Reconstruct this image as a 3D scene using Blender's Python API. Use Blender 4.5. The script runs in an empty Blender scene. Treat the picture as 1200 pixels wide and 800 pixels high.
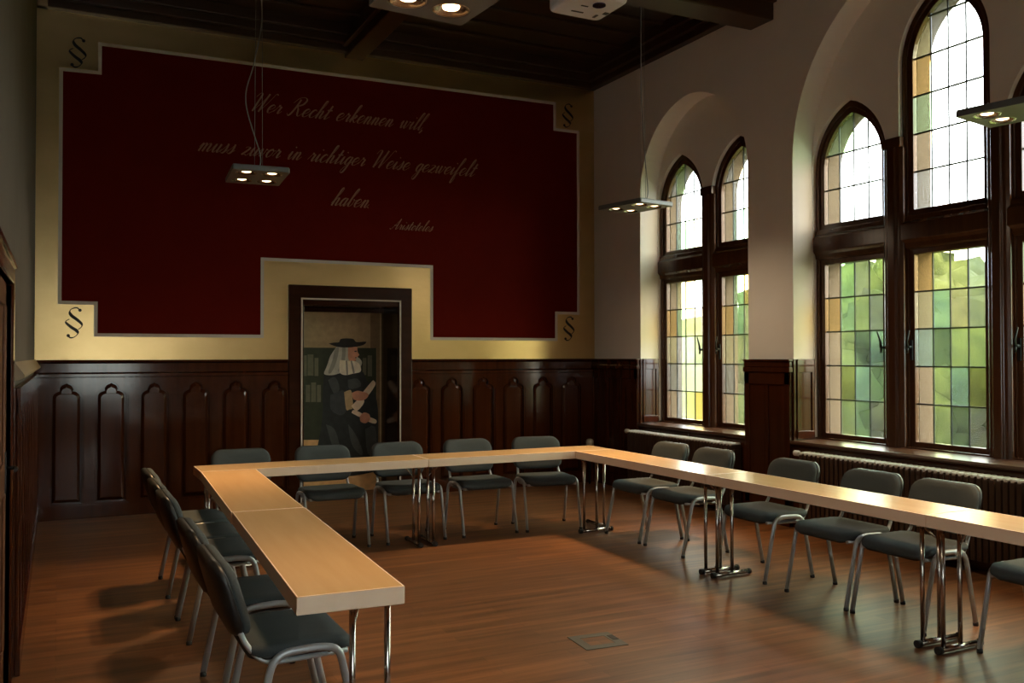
import bpy, bmesh, math, random
from mathutils import Vector, Matrix
from mathutils.geometry import tessellate_polygon
random.seed(4)
SC = bpy.context.scene
COL = SC.collection
PI = math.pi

# ------------------------------------------------------------------ helpers
def link(name, me, mats=None, parent=None):
    o = bpy.data.objects.new(name, me); COL.objects.link(o)
    for m in (mats if isinstance(mats, (list, tuple)) else [mats]):
        if m is not None: me.materials.append(m)
    if parent is not None: o.parent = parent
    return o

def tag(o, label=None, cat=None, group=None, kind=None):
    if label: o['label'] = label
    if cat: o['category'] = cat
    if group: o['group'] = group
    if kind: o['kind'] = kind
    return o

def thing(name, label, cat, loc=(0, 0, 0), rz=0, group=None, kind=None):
    o = bpy.data.objects.new(name, None); COL.objects.link(o)
    o.empty_display_size = .1
    o.location = loc; o.rotation_euler = (0, 0, rz)
    return tag(o, label, cat, group, kind)

def copy_tree(o, parent=None):
    c = o.copy(); COL.objects.link(c)
    c.parent = parent
    for ch in list(o.children): copy_tree(ch, c)
    return c

class MB:
    """collects shapes, then links them as ONE mesh object"""
    def __init__(s): s.bm = bmesh.new(); s.mi = 0
    def face(s, pts, mi=None, smooth=False):
        try: f = s.bm.faces.new([s.bm.verts.new(p) for p in pts])
        except ValueError: return
        f.material_index = s.mi if mi is None else mi; f.smooth = smooth
    def box(s, x0, x1, y0, y1, z0, z1, M=None):
        c = [Vector((x, y, z)) for x in (x0, x1) for y in (y0, y1) for z in (z0, z1)]
        if M is not None: c = [M @ v for v in c]
        v = [s.bm.verts.new(p) for p in c]
        for q in ((0, 1, 3, 2), (4, 6, 7, 5), (0, 4, 5, 1), (2, 3, 7, 6), (0, 2, 6, 4), (1, 5, 7, 3)):
            f = s.bm.faces.new([v[i] for i in q]); f.material_index = s.mi
        return s
    def prism(s, loops, d0, d1, fn):
        """extrude outline loops[0] with holes loops[1:] from d0 to d1; fn(u,v,d)->xyz"""
        L3 = [[Vector((u, v, 0)) for u, v in l] for l in loops]
        flat = [p for l in L3 for p in l]
        tris = tessellate_polygon(L3)
        A = [s.bm.verts.new(fn(p.x, p.y, d0)) for p in flat]
        B = [s.bm.verts.new(fn(p.x, p.y, d1)) for p in flat]
        for t in tris:
            for V in (A, B):
                try:
                    f = s.bm.faces.new([V[i] for i in t]); f.material_index = s.mi
                except ValueError: pass
        k = 0
        for l in L3:
            n = len(l)
            for i in range(n):
                j = (i+1) % n
                try:
                    f = s.bm.faces.new([A[k+i], A[k+j], B[k+j], B[k+i]]); f.material_index = s.mi
                except ValueError: pass
            k += n
        return s
    def tube(s, pts, r, n=10, cap=True, flat=1.0):
        P = [Vector(p) for p in pts]; rings = []
        up = Vector((0, 0, 1))
        t0 = (P[1]-P[0]).normalized()
        nrm = t0.cross(up)
        if nrm.length < .05: nrm = t0.cross(Vector((1, 0, 0)))
        nrm.normalize()
        for i, p in enumerate(P):
            if i == 0: t = P[1]-P[0]
            elif i == len(P)-1: t = P[-1]-P[-2]
            else: t = (P[i+1]-P[i]).normalized()+(P[i]-P[i-1]).normalized()
            t.normalize()
            nrm = (nrm - t*nrm.dot(t)).normalized(); b = t.cross(nrm)
            rr = r[i] if isinstance(r, (list, tuple)) else r
            rings.append([s.bm.verts.new(p+nrm*math.cos(a)*rr+b*math.sin(a)*rr*flat) for a in [2*PI*k/n for k in range(n)]])
        for a, b in zip(rings, rings[1:]):
            for k in range(n):
                f = s.bm.faces.new([a[k], a[(k+1) % n], b[(k+1) % n], b[k]]); f.smooth = True; f.material_index = s.mi
        if cap:
            for rg in (rings[0], rings[-1]):
                f = s.bm.faces.new(rg); f.material_index = s.mi
        return s
    def lathe(s, prof, c=(0, 0, 0), n=24, axis='z', cap=True):
        rings = []
        for r, z in prof:
            rg = []
            for k in range(n):
                a = 2*PI*k/n
                p = Vector((r*math.cos(a), r*math.sin(a), z))
                if axis == 'y': p = Vector((p.x, p.z, p.y))
                if axis == 'x': p = Vector((p.z, p.x, p.y))
                rg.append(s.bm.verts.new(p+Vector(c)))
            rings.append(rg)
        for a, b in zip(rings, rings[1:]):
            for k in range(n):
                f = s.bm.faces.new([a[k], a[(k+1) % n], b[(k+1) % n], b[k]]); f.smooth = True; f.material_index = s.mi
        if cap:
            for rg in (rings[0], rings[-1]):
                f = s.bm.faces.new(rg); f.material_index = s.mi
        return s
    def rings(s, R, smooth=True, cap=True):
        V = [[s.bm.verts.new(p) for p in r] for r in R]
        n = len(V[0])
        for a, b in zip(V, V[1:]):
            for k in range(n):
                f = s.bm.faces.new([a[k], a[(k+1) % n], b[(k+1) % n], b[k]]); f.smooth = smooth; f.material_index = s.mi
        if cap:
            for r in (V[0], V[-1]):
                f = s.bm.faces.new(r); f.smooth = smooth; f.material_index = s.mi
        return s
    def build(s, name, mats, parent=None, bevel=0, recalc=True, segs=2):
        if recalc: bmesh.ops.recalc_face_normals(s.bm, faces=s.bm.faces[:])
        me = bpy.data.meshes.new(name); s.bm.to_mesh(me); s.bm.free()
        o = link(name, me, mats, parent)
        if bevel:
            m = o.modifiers.new('edge', 'BEVEL'); m.width = bevel; m.segments = segs
            m.limit_method = 'ANGLE'; m.angle_limit = .6; m.harden_normals = False
        return o

def XZ(u, v, d): return (u, d, v)      # wall facing along Y
def YZ(u, v, d): return (d, u, v)      # wall facing along X
def XY(u, v, d): return (u, v, d)
def rect(a, b, c, d): return [(a, c), (b, c), (b, d), (a, d)]

def smoothpath(P, n=6):
    P = [Vector(p) for p in P]; out = []
    for i in range(len(P)-1):
        p0 = P[max(i-1, 0)]; p1 = P[i]; p2 = P[i+1]; p3 = P[min(i+2, len(P)-1)]
        for k in range(n):
            t = k/n
            out.append(.5*((2*p1)+(p2-p0)*t+(2*p0-5*p1+4*p2-p3)*t*t+(3*p1-p0-3*p2+p3)*t**3))
    out.append(P[-1]); return out

def fillet(P, rad, n=5):
    """polyline with rounded corners"""
    P = [Vector(p) for p in P]; out = [P[0]]
    for a, b, c in zip(P, P[1:], P[2:]):
        r = min(rad, (a-b).length*.49, (c-b).length*.49)
        p = b+(a-b).normalized()*r; q = b+(c-b).normalized()*r
        for k in range(n+1):
            t = k/n; out.append(p*(1-t)**2+b*2*t*(1-t)+q*t*t)
    out.append(P[-1]); return out

def lancet(y0, y1, zb, zs, h, n=12):
    """closed outline of a pointed arch opening (y0<y1), sill zb, springing zs, rise h"""
    a = (y1-y0)/2; R = (h*h+a*a)/(2*a)
    th = math.asin(min(1, h/R)) if h <= R else PI - math.asin(h/R)
    th = math.atan2(h, R-a)
    pts = [(y0, zb), (y1, zb)]
    for k in range(n+1):
        t = th*k/n; pts.append((y1-R+R*math.cos(t), zs+R*math.sin(t)))
    for k in range(n-1, -1, -1):
        t = th*k/n; pts.append((y0+R-R*math.cos(t), zs+R*math.sin(t)))
    return pts

# ------------------------------------------------------------------ materials
def mat(name, color, rough=.5, metal=0, var=None, scale=(6, 6, 6), mixf=.5, bump=0, bscale=None, spec=.5, coat=0, detail=4, coat_rough=.1):
    m = bpy.data.materials.new(name); m.use_nodes = True
    nt = m.node_tree; b = nt.nodes['Principled BSDF']
    b.inputs['Base Color'].default_value = (*color, 1); b.inputs['Roughness'].default_value = rough
    b.inputs['Metallic'].default_value = metal; b.inputs['Specular IOR Level'].default_value = spec
    if coat:
        b.inputs['Coat Weight'].default_value = coat; b.inputs['Coat Roughness'].default_value = coat_rough
    if var is not None or bump:
        tc = nt.nodes.new('ShaderNodeTexCoord'); mp = nt.nodes.new('ShaderNodeMapping')
        mp.inputs['Scale'].default_value = scale
        nt.links.new(tc.outputs['Object'], mp.inputs['Vector'])
        nz = nt.nodes.new('ShaderNodeTexNoise'); nz.inputs['Detail'].default_value = detail
        nz.inputs['Scale'].default_value = 1
        nt.links.new(mp.outputs['Vector'], nz.inputs['Vector'])
        if var is not None:
            cr = nt.nodes.new('ShaderNodeValToRGB')
            cr.color_ramp.elements[0].position = .5-mixf/2; cr.color_ramp.elements[1].position = .5+mixf/2
            cr.color_ramp.elements[0].color = (*color, 1); cr.color_ramp.elements[1].color = (*var, 1)
            nt.links.new(nz.outputs['Fac'], cr.inputs['Fac']); nt.links.new(cr.outputs['Color'], b.inputs['Base Color'])
        if bump:
            bp = nt.nodes.new('ShaderNodeBump'); bp.inputs['Strength'].default_value = bump; bp.inputs['Distance'].default_value = .01
            src = nz
            if bscale:
                mp2 = nt.nodes.new('ShaderNodeMapping'); mp2.inputs['Scale'].default_value = bscale
                nt.links.new(tc.outputs['Object'], mp2.inputs['Vector'])
                src = nt.nodes.new('ShaderNodeTexNoise'); src.inputs['Scale'].default_value = 1
                nt.links.new(mp2.outputs['Vector'], src.inputs['Vector'])
            nt.links.new(src.outputs['Fac'], bp.inputs['Height']); nt.links.new(bp.outputs['Normal'], b.inputs['Normal'])
    return m

M = {}
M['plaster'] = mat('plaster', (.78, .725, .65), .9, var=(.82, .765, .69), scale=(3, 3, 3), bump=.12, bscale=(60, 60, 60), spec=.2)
M['plasterdark'] = mat('darker_plaster', (.125, .107, .083), .9, var=(.145, .125, .098), scale=(3, 3, 3), bump=.1, bscale=(60, 60, 60), spec=.15)  # plaster in a darker base colour, used on the left wall
M['wood'] = mat('dark_wood', (.034, .0078, .0024), .115, var=(.058, .0135, .0037), scale=(14, 14, 1.2), bump=.03, spec=.32)
M['woodx'] = mat('dark_wood_rail', (.022, .0058, .0022), .15, var=(.035, .0095, .0034), scale=(1.2, 14, 14), bump=.03, spec=.32)
M['woody'] = mat('dark_wood_sill', (.05, .02, .009), .34, var=(.085, .034, .015), scale=(14, 1.2, 14), bump=.05)
M['winwood'] = mat('window_wood', (.045, .0155, .006), .22, var=(.078, .027, .0095), scale=(16, 16, 1.2), bump=.05)
M['ceilwood'] = mat('ceiling_wood', (.026, .0105, .005), .42, var=(.042, .0175, .008), scale=(1.0, 12, 12), bump=.06)
M['beamwood'] = mat('beam_wood', (.042, .016, .0065), .42, var=(.065, .026, .010), scale=(1.0, 9, 9), bump=.06)
M['sheenrail'] = mat('rail_window_sheen', (.24, .18, .105), .5, var=(.28, .21, .125), scale=(8, 1, 8))  # beige paints in the window light reflected on the glossy rail wood
M['gold'] = mat('gold_paint', (.68, .47, .21), .31, metal=1, var=(.78, .55, .26), scale=(2.2, 2.2, 3.5), mixf=.5, bump=.10, bscale=(9, 9, 30))
M['red'] = mat('red_paint', (.098, .0050, .0022), .8, var=(.11, .006, .0026), scale=(4, 4, 4), spec=.05)
M['line'] = mat('pale_line', (.55, .48, .42), .6)
M['letter'] = mat('gold_letter', (.27, .145, .085), .6, metal=0)
M['ink'] = mat('ink_black', (.012, .009, .006), .5)
M['tableTop'] = mat('beech_laminate', (.58, .375, .18), .26, var=(.65, .44, .225), scale=(18, 1.4, 18), mixf=.6)
M['tableEdge'] = mat('beech_edge', (.84, .65, .50), .45, var=(.87, .69, .54), scale=(18, 1.2, 18))
M['fabric'] = mat('grey_fabric', (.044, .055, .060), .85, var=(.054, .067, .072), scale=(160, 160, 160), bump=.15, spec=.3)
M['plastic'] = mat('black_plastic', (.010, .011, .012), .38, bump=.05, scale=(200, 200, 200))
M['silver'] = mat('silver_frame', (.40, .44, .47), .32, metal=.35)
M['chrome'] = mat('chrome', (.46, .43, .41), .18, metal=1)
M['rubber'] = mat('black_rubber', (.012, .012, .012), .6)
M['lampmetal'] = mat('lamp_metal', (.22, .23, .23), .42, metal=.5)
M['reflector'] = mat('reflector', (.7, .68, .62), .22, metal=1)
M['cable'] = mat('cable', (.22, .21, .2), .6)
M['white'] = mat('white_plastic', (.62, .62, .66), .45)
M['vent'] = mat('vent_dark', (.05, .05, .055), .6)
M['lens'] = mat('lens', (.03, .03, .07), .12)
M['whitemetal'] = mat('white_enamel', (.70, .68, .64), .35)
M['iron'] = mat('dark_iron', (.02, .018, .017), .35, metal=.6)
M['lead'] = mat('lead', (.03, .032, .03), .5, metal=.3)
M['stone'] = mat('stone', (.082, .064, .042), .9, var=(.11, .087, .058), scale=(4, 4, 4), bump=.2, bscale=(40, 40, 40))
M['brass'] = mat('brass_trim', (.55, .40, .17), .3, metal=.8)
M['boxmetal'] = mat('floor_box_metal', (.10, .105, .095), .45, metal=.5)

def emis(name, color, strength):
    m = bpy.data.materials.new(name); m.use_nodes = True; nt = m.node_tree
    nt.nodes.remove(nt.nodes['Principled BSDF'])
    e = nt.nodes.new('ShaderNodeEmission'); e.inputs[0].default_value = (*color, 1); e.inputs[1].default_value = strength
    nt.links.new(e.outputs[0], nt.nodes['Material Output'].inputs[0]); return m
M['bulb'] = emis('halogen_bulb', (1, .66, .36), 7)

def glass(name, tint, dens=.965):
    m = bpy.data.materials.new(name); m.use_nodes = True; nt = m.node_tree
    nt.nodes.remove(nt.nodes['Principled BSDF'])
    tr = nt.nodes.new('ShaderNodeBsdfTransparent'); tr.inputs[0].default_value = (*tint, 1)
    tl = nt.nodes.new('ShaderNodeBsdfTranslucent'); tl.inputs[0].default_value = (*tint, 1)
    gl = nt.nodes.new('ShaderNodeBsdfGlossy'); gl.inputs['Roughness'].default_value = .12
    tc = nt.nodes.new('ShaderNodeTexCoord'); mp = nt.nodes.new('ShaderNodeMapping'); mp.inputs['Scale'].default_value = (14, 14, 9)
    nz = nt.nodes.new('ShaderNodeTexNoise'); nz.inputs['Scale'].default_value = 1; nz.inputs['Detail'].default_value = 3
    nt.links.new(tc.outputs['Object'], mp.inputs[0]); nt.links.new(mp.outputs[0], nz.inputs['Vector'])
    bp = nt.nodes.new('ShaderNodeBump'); bp.inputs['Strength'].default_value = .25; bp.inputs['Distance'].default_value = .01
    nt.links.new(nz.outputs['Fac'], bp.inputs['Height']); nt.links.new(bp.outputs['Normal'], gl.inputs['Normal'])
    mx = nt.nodes.new('ShaderNodeMixShader'); mx.inputs[0].default_value = 1-dens
    nt.links.new(tr.outputs[0], mx.inputs[1]); nt.links.new(tl.outputs[0], mx.inputs[2])
    m2 = nt.nodes.new('ShaderNodeMixShader'); m2.inputs[0].default_value = .05
    nt.links.new(mx.outputs[0], m2.inputs[1]); nt.links.new(gl.outputs[0], m2.inputs[2])
    nt.links.new(m2.outputs[0], nt.nodes['Material Output'].inputs[0]); return m
TINTS = dict(C=(.93, .95, .90), G=(.66, .86, .52), M=(.64, .86, .70), Y=(.90, .84, .50), A=(.90, .64, .26),
             P=(.88, .74, .52), S=(.66, .66, .56), D=(.38, .46, .33), L=(.78, .85, .46), O=(.55, .54, .22))
GL = {k: glass('leaded_glass_'+k.lower(), v) for k, v in TINTS.items()}
GKEYS = list(GL)

# floor: laminate boards running along X, with streaky warm grain
def floor_mat():
    m = bpy.data.materials.new('laminate_floor'); m.use_nodes = True; nt = m.node_tree; b = nt.nodes['Principled BSDF']
    tc = nt.nodes.new('ShaderNodeTexCoord')
    mp = nt.nodes.new('ShaderNodeMapping'); mp.inputs['Scale'].default_value = (1, 1, 1)
    nt.links.new(tc.outputs['Object'], mp.inputs[0])
    br = nt.nodes.new('ShaderNodeTexBrick'); br.offset = .37
    br.inputs['Scale'].default_value = 1; br.inputs['Brick Width'].default_value = 1.25; br.inputs['Row Height'].default_value = .095
    br.inputs['Mortar Size'].default_value = .0012; br.inputs['Mortar'].default_value = (.45, .45, .45, 1)
    br.inputs['Color1'].default_value = (.72, .72, .72, 1); br.inputs['Color2'].default_value = (1.12, 1.12, 1.12, 1)
    nt.links.new(mp.outputs[0], br.inputs['Vector'])
    m2 = nt.nodes.new('ShaderNodeMapping'); m2.inputs['Scale'].default_value = (1.1, 17, 1)
    nt.links.new(tc.outputs['Object'], m2.inputs[0])
    nz = nt.nodes.new('ShaderNodeTexNoise'); nz.inputs['Scale'].default_value = 1; nz.inputs['Detail'].default_value = 5; nz.inputs['Roughness'].default_value = .62
    nt.links.new(m2.outputs[0], nz.inputs['Vector'])
    cr = nt.nodes.new('ShaderNodeValToRGB'); e = cr.color_ramp.elements
    e[0].position = .32; e[0].color = (.095, .037, .0135, 1); e[1].position = .70; e[1].color = (.25, .108, .040, 1)
    nt.links.new(nz.outputs['Fac'], cr.inputs[0])
    mu = nt.nodes.new('ShaderNodeMix'); mu.data_type = 'RGBA'; mu.blend_type = 'MULTIPLY'; mu.inputs[0].default_value = 1
    nt.links.new(cr.outputs[0], mu.inputs[6]); nt.links.new(br.outputs['Color'], mu.inputs[7])
    nt.links.new(mu.outputs[2], b.inputs['Base Color'])
    b.inputs['Roughness'].default_value = .40; b.inputs['Specular IOR Level'].default_value = .45
    bp = nt.nodes.new('ShaderNodeBump'); bp.inputs['Strength'].default_value = .08; bp.inputs['Distance'].default_value = .004
    nt.links.new(nz.outputs['Fac'], bp.inputs['Height']); nt.links.new(bp.outputs['Normal'], b.inputs['Normal'])
    return m
M['floor'] = floor_mat()

# ------------------------------------------------------------------ room
XL, XR, YB, YF, ZC = -.207, 6.22, 10.11, -.75, 5.05
DADO = 1.575
tag(MB().box(XL-.3, XR+.8, YF-.2, YB+.8, -.12, 0).build('floor', M['floor']), 'brown streaky wood laminate floor of the hall', 'floor', kind='structure')

# ceiling: boards above, cornice, battens
mb = MB(); mb.box(XL-.2, XR+.3, YF-.2, YB+.3, 5.32, 5.42)
y = YF+.2
while y < YB:
    mb.box(XL, XR, y, y+.05, 5.285, 5.32); y += .42
tag(mb.build('ceiling', M['ceilwood'], bevel=.006), 'dark brown boarded wooden ceiling', 'ceiling', kind='structure')
mb = MB()
for (a, b, c, d, z0, z1) in ((0, .10, 0, 0, ZC, 5.32), (.10, .17, 0, 0, 5.12, 5.32), (.17, .23, 0, 0, 5.20, 5.32)):
    mb.box(XL, XR, YB-b, YB-a, z0, z1); mb.box(XR-b, XR-a, YF, YB, z0, z1)
    mb.box(XL+a, XL+b, YF, YB, z0, z1); mb.box(XL, XR, YF+a, YF+b, z0, z1)
tag(mb.build('trim_1', M['ceilwood'], bevel=.008), 'dark stepped wooden cornice where the walls meet the ceiling', 'cornice', kind='structure')
def beam(n, x0, x1, y0, y1, zb, label):
    mb = MB(); mb.box(x0, x1, y0, y1, zb, 5.32)
    if x1-x0 > y1-y0:
        mb.box(x0, x1, y0-.05, y1+.05, zb+.16, zb+.22)
    else:
        mb.box(x0-.05, x1+.05, y0, y1, zb+.10, zb+.16)
    tag(mb.build(n, M['beamwood'], bevel=.012), label, 'ceiling beam', kind='structure')
beam('trim_2', XL, XR, 6.77, 7.10, 4.875, 'heavy dark ceiling beam across the room above the window pier')
beam('trim_3', 2.90, 3.12, 7.15, YB, 5.0, 'dark ceiling beam running to the lettered end wall')
beam('trim_4', XL, XR, 3.06, 3.39, 4.875, 'heavy dark ceiling beam nearest the camera')
beam('trim_5', 2.90, 3.12, 3.44, 6.72, 5.0, 'dark ceiling beam between the two cross beams')

# back wall with the doorway recess
DX0, DX1, DZ = 2.416, 3.543, 2.238
out = [(XL-.25, 0), (DX0, 0), (DX0, DZ), (DX1, DZ), (DX1, 0), (XR+.25, 0), (XR+.25, 5.4), (XL-.25, 5.4)]
tag(MB().prism([out], YB, YB+.56, XZ).build('wall_back', M['plaster']), 'end wall behind the red and gold painted field', 'wall', kind='structure')
tag(MB().box(DX0-.2, DX1+.2, YB+.561, YB+.60, 0, DZ+.2).build('wall_recess', M['wood']), 'dark back wall of the doorway recess', 'wall', kind='structure')
# left wall with a door opening
LY0, LY1, LZ = 3.55, 5.12, 1.965
out = [(YF-.2, 0), (LY0, 0), (LY0, LZ), (LY1, LZ), (LY1, 0), (YB+.2, 0), (YB+.2, 5.4), (YF-.2, 5.4)]
tag(MB().prism([out], XL, XL-.25, YZ).build('wall_left', M['plasterdark']), 'dark plaster wall at the left edge', 'wall', kind='structure')
W4 = (.20, 1.50, .80, 2.25)
tag(MB().prism([rect(XL-.2, XR+.3, 0, 5.4), rect(*W4)], YF-.25, YF, XZ).build('wall_front', M['plaster']), 'plaster wall behind the camera', 'wall', kind='structure')

# right wall: three niches
N1 = (7.16, 9.06); N2 = (3.68, 6.534); N3 = (1.16, 3.06)
def niche(y0, y1, zs, h): return lancet(y0, y1, .78, zs, h, 18)
niches = [niche(*N1, 3.51, .99), niche(*N2, 3.45, 1.56), niche(*N3, 3.51, .99)]
tag(MB().prism([rect(YF-.2, YB+.2, 0, 5.4)]+niches, XR, XR+.25, YZ).build('wall_right', M['plaster']), 'pale plaster window wall with arched niches', 'wall', kind='structure')

# windows -----------------------------------------------------------
PX = XR+.25      # plaster at the back of the niche
FX = PX+.035     # wooden frame face
WIN = [
 dict(n=1, niche=N1, out=(7.165, 9.055), cols=[(7.27, 7.943, 3.37, .476), (8.285, 8.955, 3.37, .476)], zl=(.878, 2.474), zu=2.856),
 dict(n=2, niche=N2, out=(3.69, 6.530), cols=[(3.78, 4.448, 3.37, .476), (4.765, 5.425, 4.11, .476), (5.758, 6.437, 3.37, .476)], zl=(.878, 2.470), zu=2.853),
 dict(n=3, niche=N3, out=(1.165, 3.055), cols=[(1.265, 1.935, 3.37, .476), (2.277, 2.95, 3.37, .476)], zl=(.878, 2.474), zu=2.856),
]
def grow(c, g):
    return (c[0]-g, c[1]+g, c[2], c[3]+g*1.15)
def union_outline(w, g, top):
    """outline of the wooden frame: rectangle below, a lancet over each light"""
    y0, y1 = w['out']; cols = sorted(w['cols'])
    P = [(y0, .80), (y1, .80)]
    cs = [grow(c, .10) for c in cols]
    cs = [(max(c[0], y0) if i == 0 else c[0], min(c[1], y1) if i == len(cs)-1 else c[1], c[2], c[3]) for i, c in enumerate(cs)]
    for c in reversed(cs):
        P += [(c[1]+g, 3.36)]+lancet(c[0]-g, c[1]+g, .8, c[2], c[3]+g, 12)[2:]+[(c[0]-g, 3.36)]
    # drop duplicates
    return P
holes_pl, holes_st = [], []
for w in WIN:
    holes_pl.append(union_outline(w, .0, 0))
    for c in w['cols']:
        holes_st.append(rect(c[0]-.015, c[1]+.015, w['zl'][0]-.02, w['zl'][1]+.02))
        holes_st.append(lancet(c[0]-.015, c[1]+.015, w['zu']-.02, c[2], c[3]+.015))
tag(MB().prism([rect(YF-.2, YB+.2, .0, 5.4)]+holes_pl, PX, PX+.12, YZ).build('wall_niche', M['plaster']), 'plaster back of the window niches', 'wall', kind='structure')
tag(MB().prism([rect(YF-.2, YB+.2, -.3, 5.6)]+holes_st, PX+.125, PX+.29, YZ).build('wall_exterior', M['stone']), 'sandstone outer wall seen through the window panes', 'wall', kind='structure')

def clip_convex(poly, conv):
    """Sutherland-Hodgman; conv counter-clockwise"""
    res = poly
    for i in range(len(conv)):
        a = conv[i]; b = conv[(i+1) % len(conv)]
        if abs(a[0]-b[0])+abs(a[1]-b[1]) < 1e-9: continue
        new = []
        def side(p): return (b[0]-a[0])*(p[1]-a[1])-(b[1]-a[1])*(p[0]-a[0])
        for j in range(len(res)):
            p, q = res[j], res[(j+1) % len(res)]
            sp, sq = side(p), side(q)
            if sp >= -1e-9: new.append(p)
            if (sp > 1e-9 and sq < -1e-9) or (sp < -1e-9 and sq > 1e-9):
                t = sp/(sp-sq); new.append((p[0]+(q[0]-p[0])*t, p[1]+(q[1]-p[1])*t))
        res = new
        if len(res) < 3: return []
    return res

def span_at(poly, val, axis):
    xs = []
    for i in range(len(poly)):
        p, q = poly[i], poly[(i+1) % len(poly)]
        a, b = p[axis], q[axis]
        if (a-val)*(b-val) < 0 or a == val:
            t = 0 if a == b else (val-a)/(b-a)
            xs.append(p[1-axis]+(q[1-axis]-p[1-axis])*t)
    return (min(xs), max(xs)) if len(xs) >= 2 else None

# rows listed from the top, columns from the left as seen from the room (high Y first)
TABLE = {
 (2, 2, 'l'): ['PGSL', 'AGLS', 'PLDM', 'POMG', 'PLGS'],
 (2, 1, 'l'): ['AYYC', 'YMPS', 'MDLL', 'PLMO', 'PLDS'],
 (2, 0, 'l'): ['GLMS', 'YGLP', 'MGYL', 'PLGM', 'SLGY'],
 (1, 1, 'l'): ['PYAC', 'AGYP', 'YCCS', 'SCCC', 'PCYA'],
 (1, 0, 'l'): ['PGAC', 'AGYM', 'YYYC', 'SPCM', 'PYGL'],
 (1, 1, 'u'): ['CGCC', 'PCCC', 'PMGP'], (1, 0, 'u'): ['CPCC', 'PCCC', 'PMGC'],
 (2, 2, 'u'): ['GGCC', 'PCCC', 'PCCC'], (2, 1, 'u'): ['CCCC', 'YCCC', 'ACCC', 'GCCC', 'PCCC', 'CCCC'],
}
def make_light(win, w, ci, c, zb, zt, kind, side):
    """one glazed light: casement > pane, leading, handle"""
    y0, y1 = c[0], c[1]
    if kind == 'l':
        inner = rect(y0, y1, zb, zt); outer = rect(y0-.05, y1+.05, zb-.05, zt+.05); rows = 5
    else:
        inner = lancet(y0, y1, zb, c[2], c[3]); outer = lancet(y0-.05, y1+.05, zb-.05, c[2], c[3]+.055); rows = None
        zt = max(p[1] for p in inner)
    ch = .322; cw = (y1-y0)/4
    if rows is None: rows = max(1, int(math.ceil((zt-zb)/ch-.12)))
    if kind == 'l': ch = (zt-zb)/5
    cas = MB().prism([outer, inner], FX+.018, FX+.07, YZ).build('casement', M['winwood'], win, bevel=.006)
    mb = MB(); GX = FX+.048
    tb = TABLE.get((w['n'], ci, kind))
    for r in range(rows):
        za = zb+r*ch; zz = zb+(r+1)*ch if r < rows-1 else zt+.2
        for k in range(4):
            cell = rect(y0+k*cw, y0+(k+1)*cw, za, zz)
            pl = clip_convex(cell, inner)
            if len(pl) < 3: continue
            if tb and rows-1-r < len(tb): key = tb[rows-1-r][3-k]
            else: key = random.choice('CCCGMYPL' if kind == 'l' else 'CCCCP')
            mb.face([(GX, u, v) for u, v in pl], GKEYS.index(key))
    mb.build('pane', [GL[k] for k in GKEYS], cas, recalc=False)
    lm = MB()
    for k in range(1, 4):
        sp = span_at(inner, y0+k*cw+1e-5, 0)
        if sp: lm.box(GX-.006, GX+.006, y0+k*cw-.0045, y0+k*cw+.0045, sp[0], sp[1])
    for r in range(1, rows):
        z = zb+r*ch
        sp = span_at(inner, z+1e-5, 1)
        if sp: lm.box(GX-.009, GX+.009, sp[0], sp[1], z-.006, z+.006)
    lm.build('leading', M['lead'], cas)
    if kind == 'l' and side:
        yh = y0-.028 if side < 0 else y1+.028; zh = 1.68
        hm = MB(); hm.box(FX+.006, FX+.018, yh-.014, yh+.014, zh-.11, zh+.06)
        hm.lathe([(.013, -.05), (.013, .0)], (FX+.01, yh, zh), 12, 'x')
        hm.tube([(FX-.038, yh, zh), (FX-.045, yh-.0*side, zh+.05), (FX-.05, yh-.03*side, zh+.14)], [.012, .010, .007], 8)
        hm.tube([(FX-.035, yh, zh), (FX-.04, yh, zh-.05)], [.011, .009], 8)
        hm.build('handle', M['iron'], cas)

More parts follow.
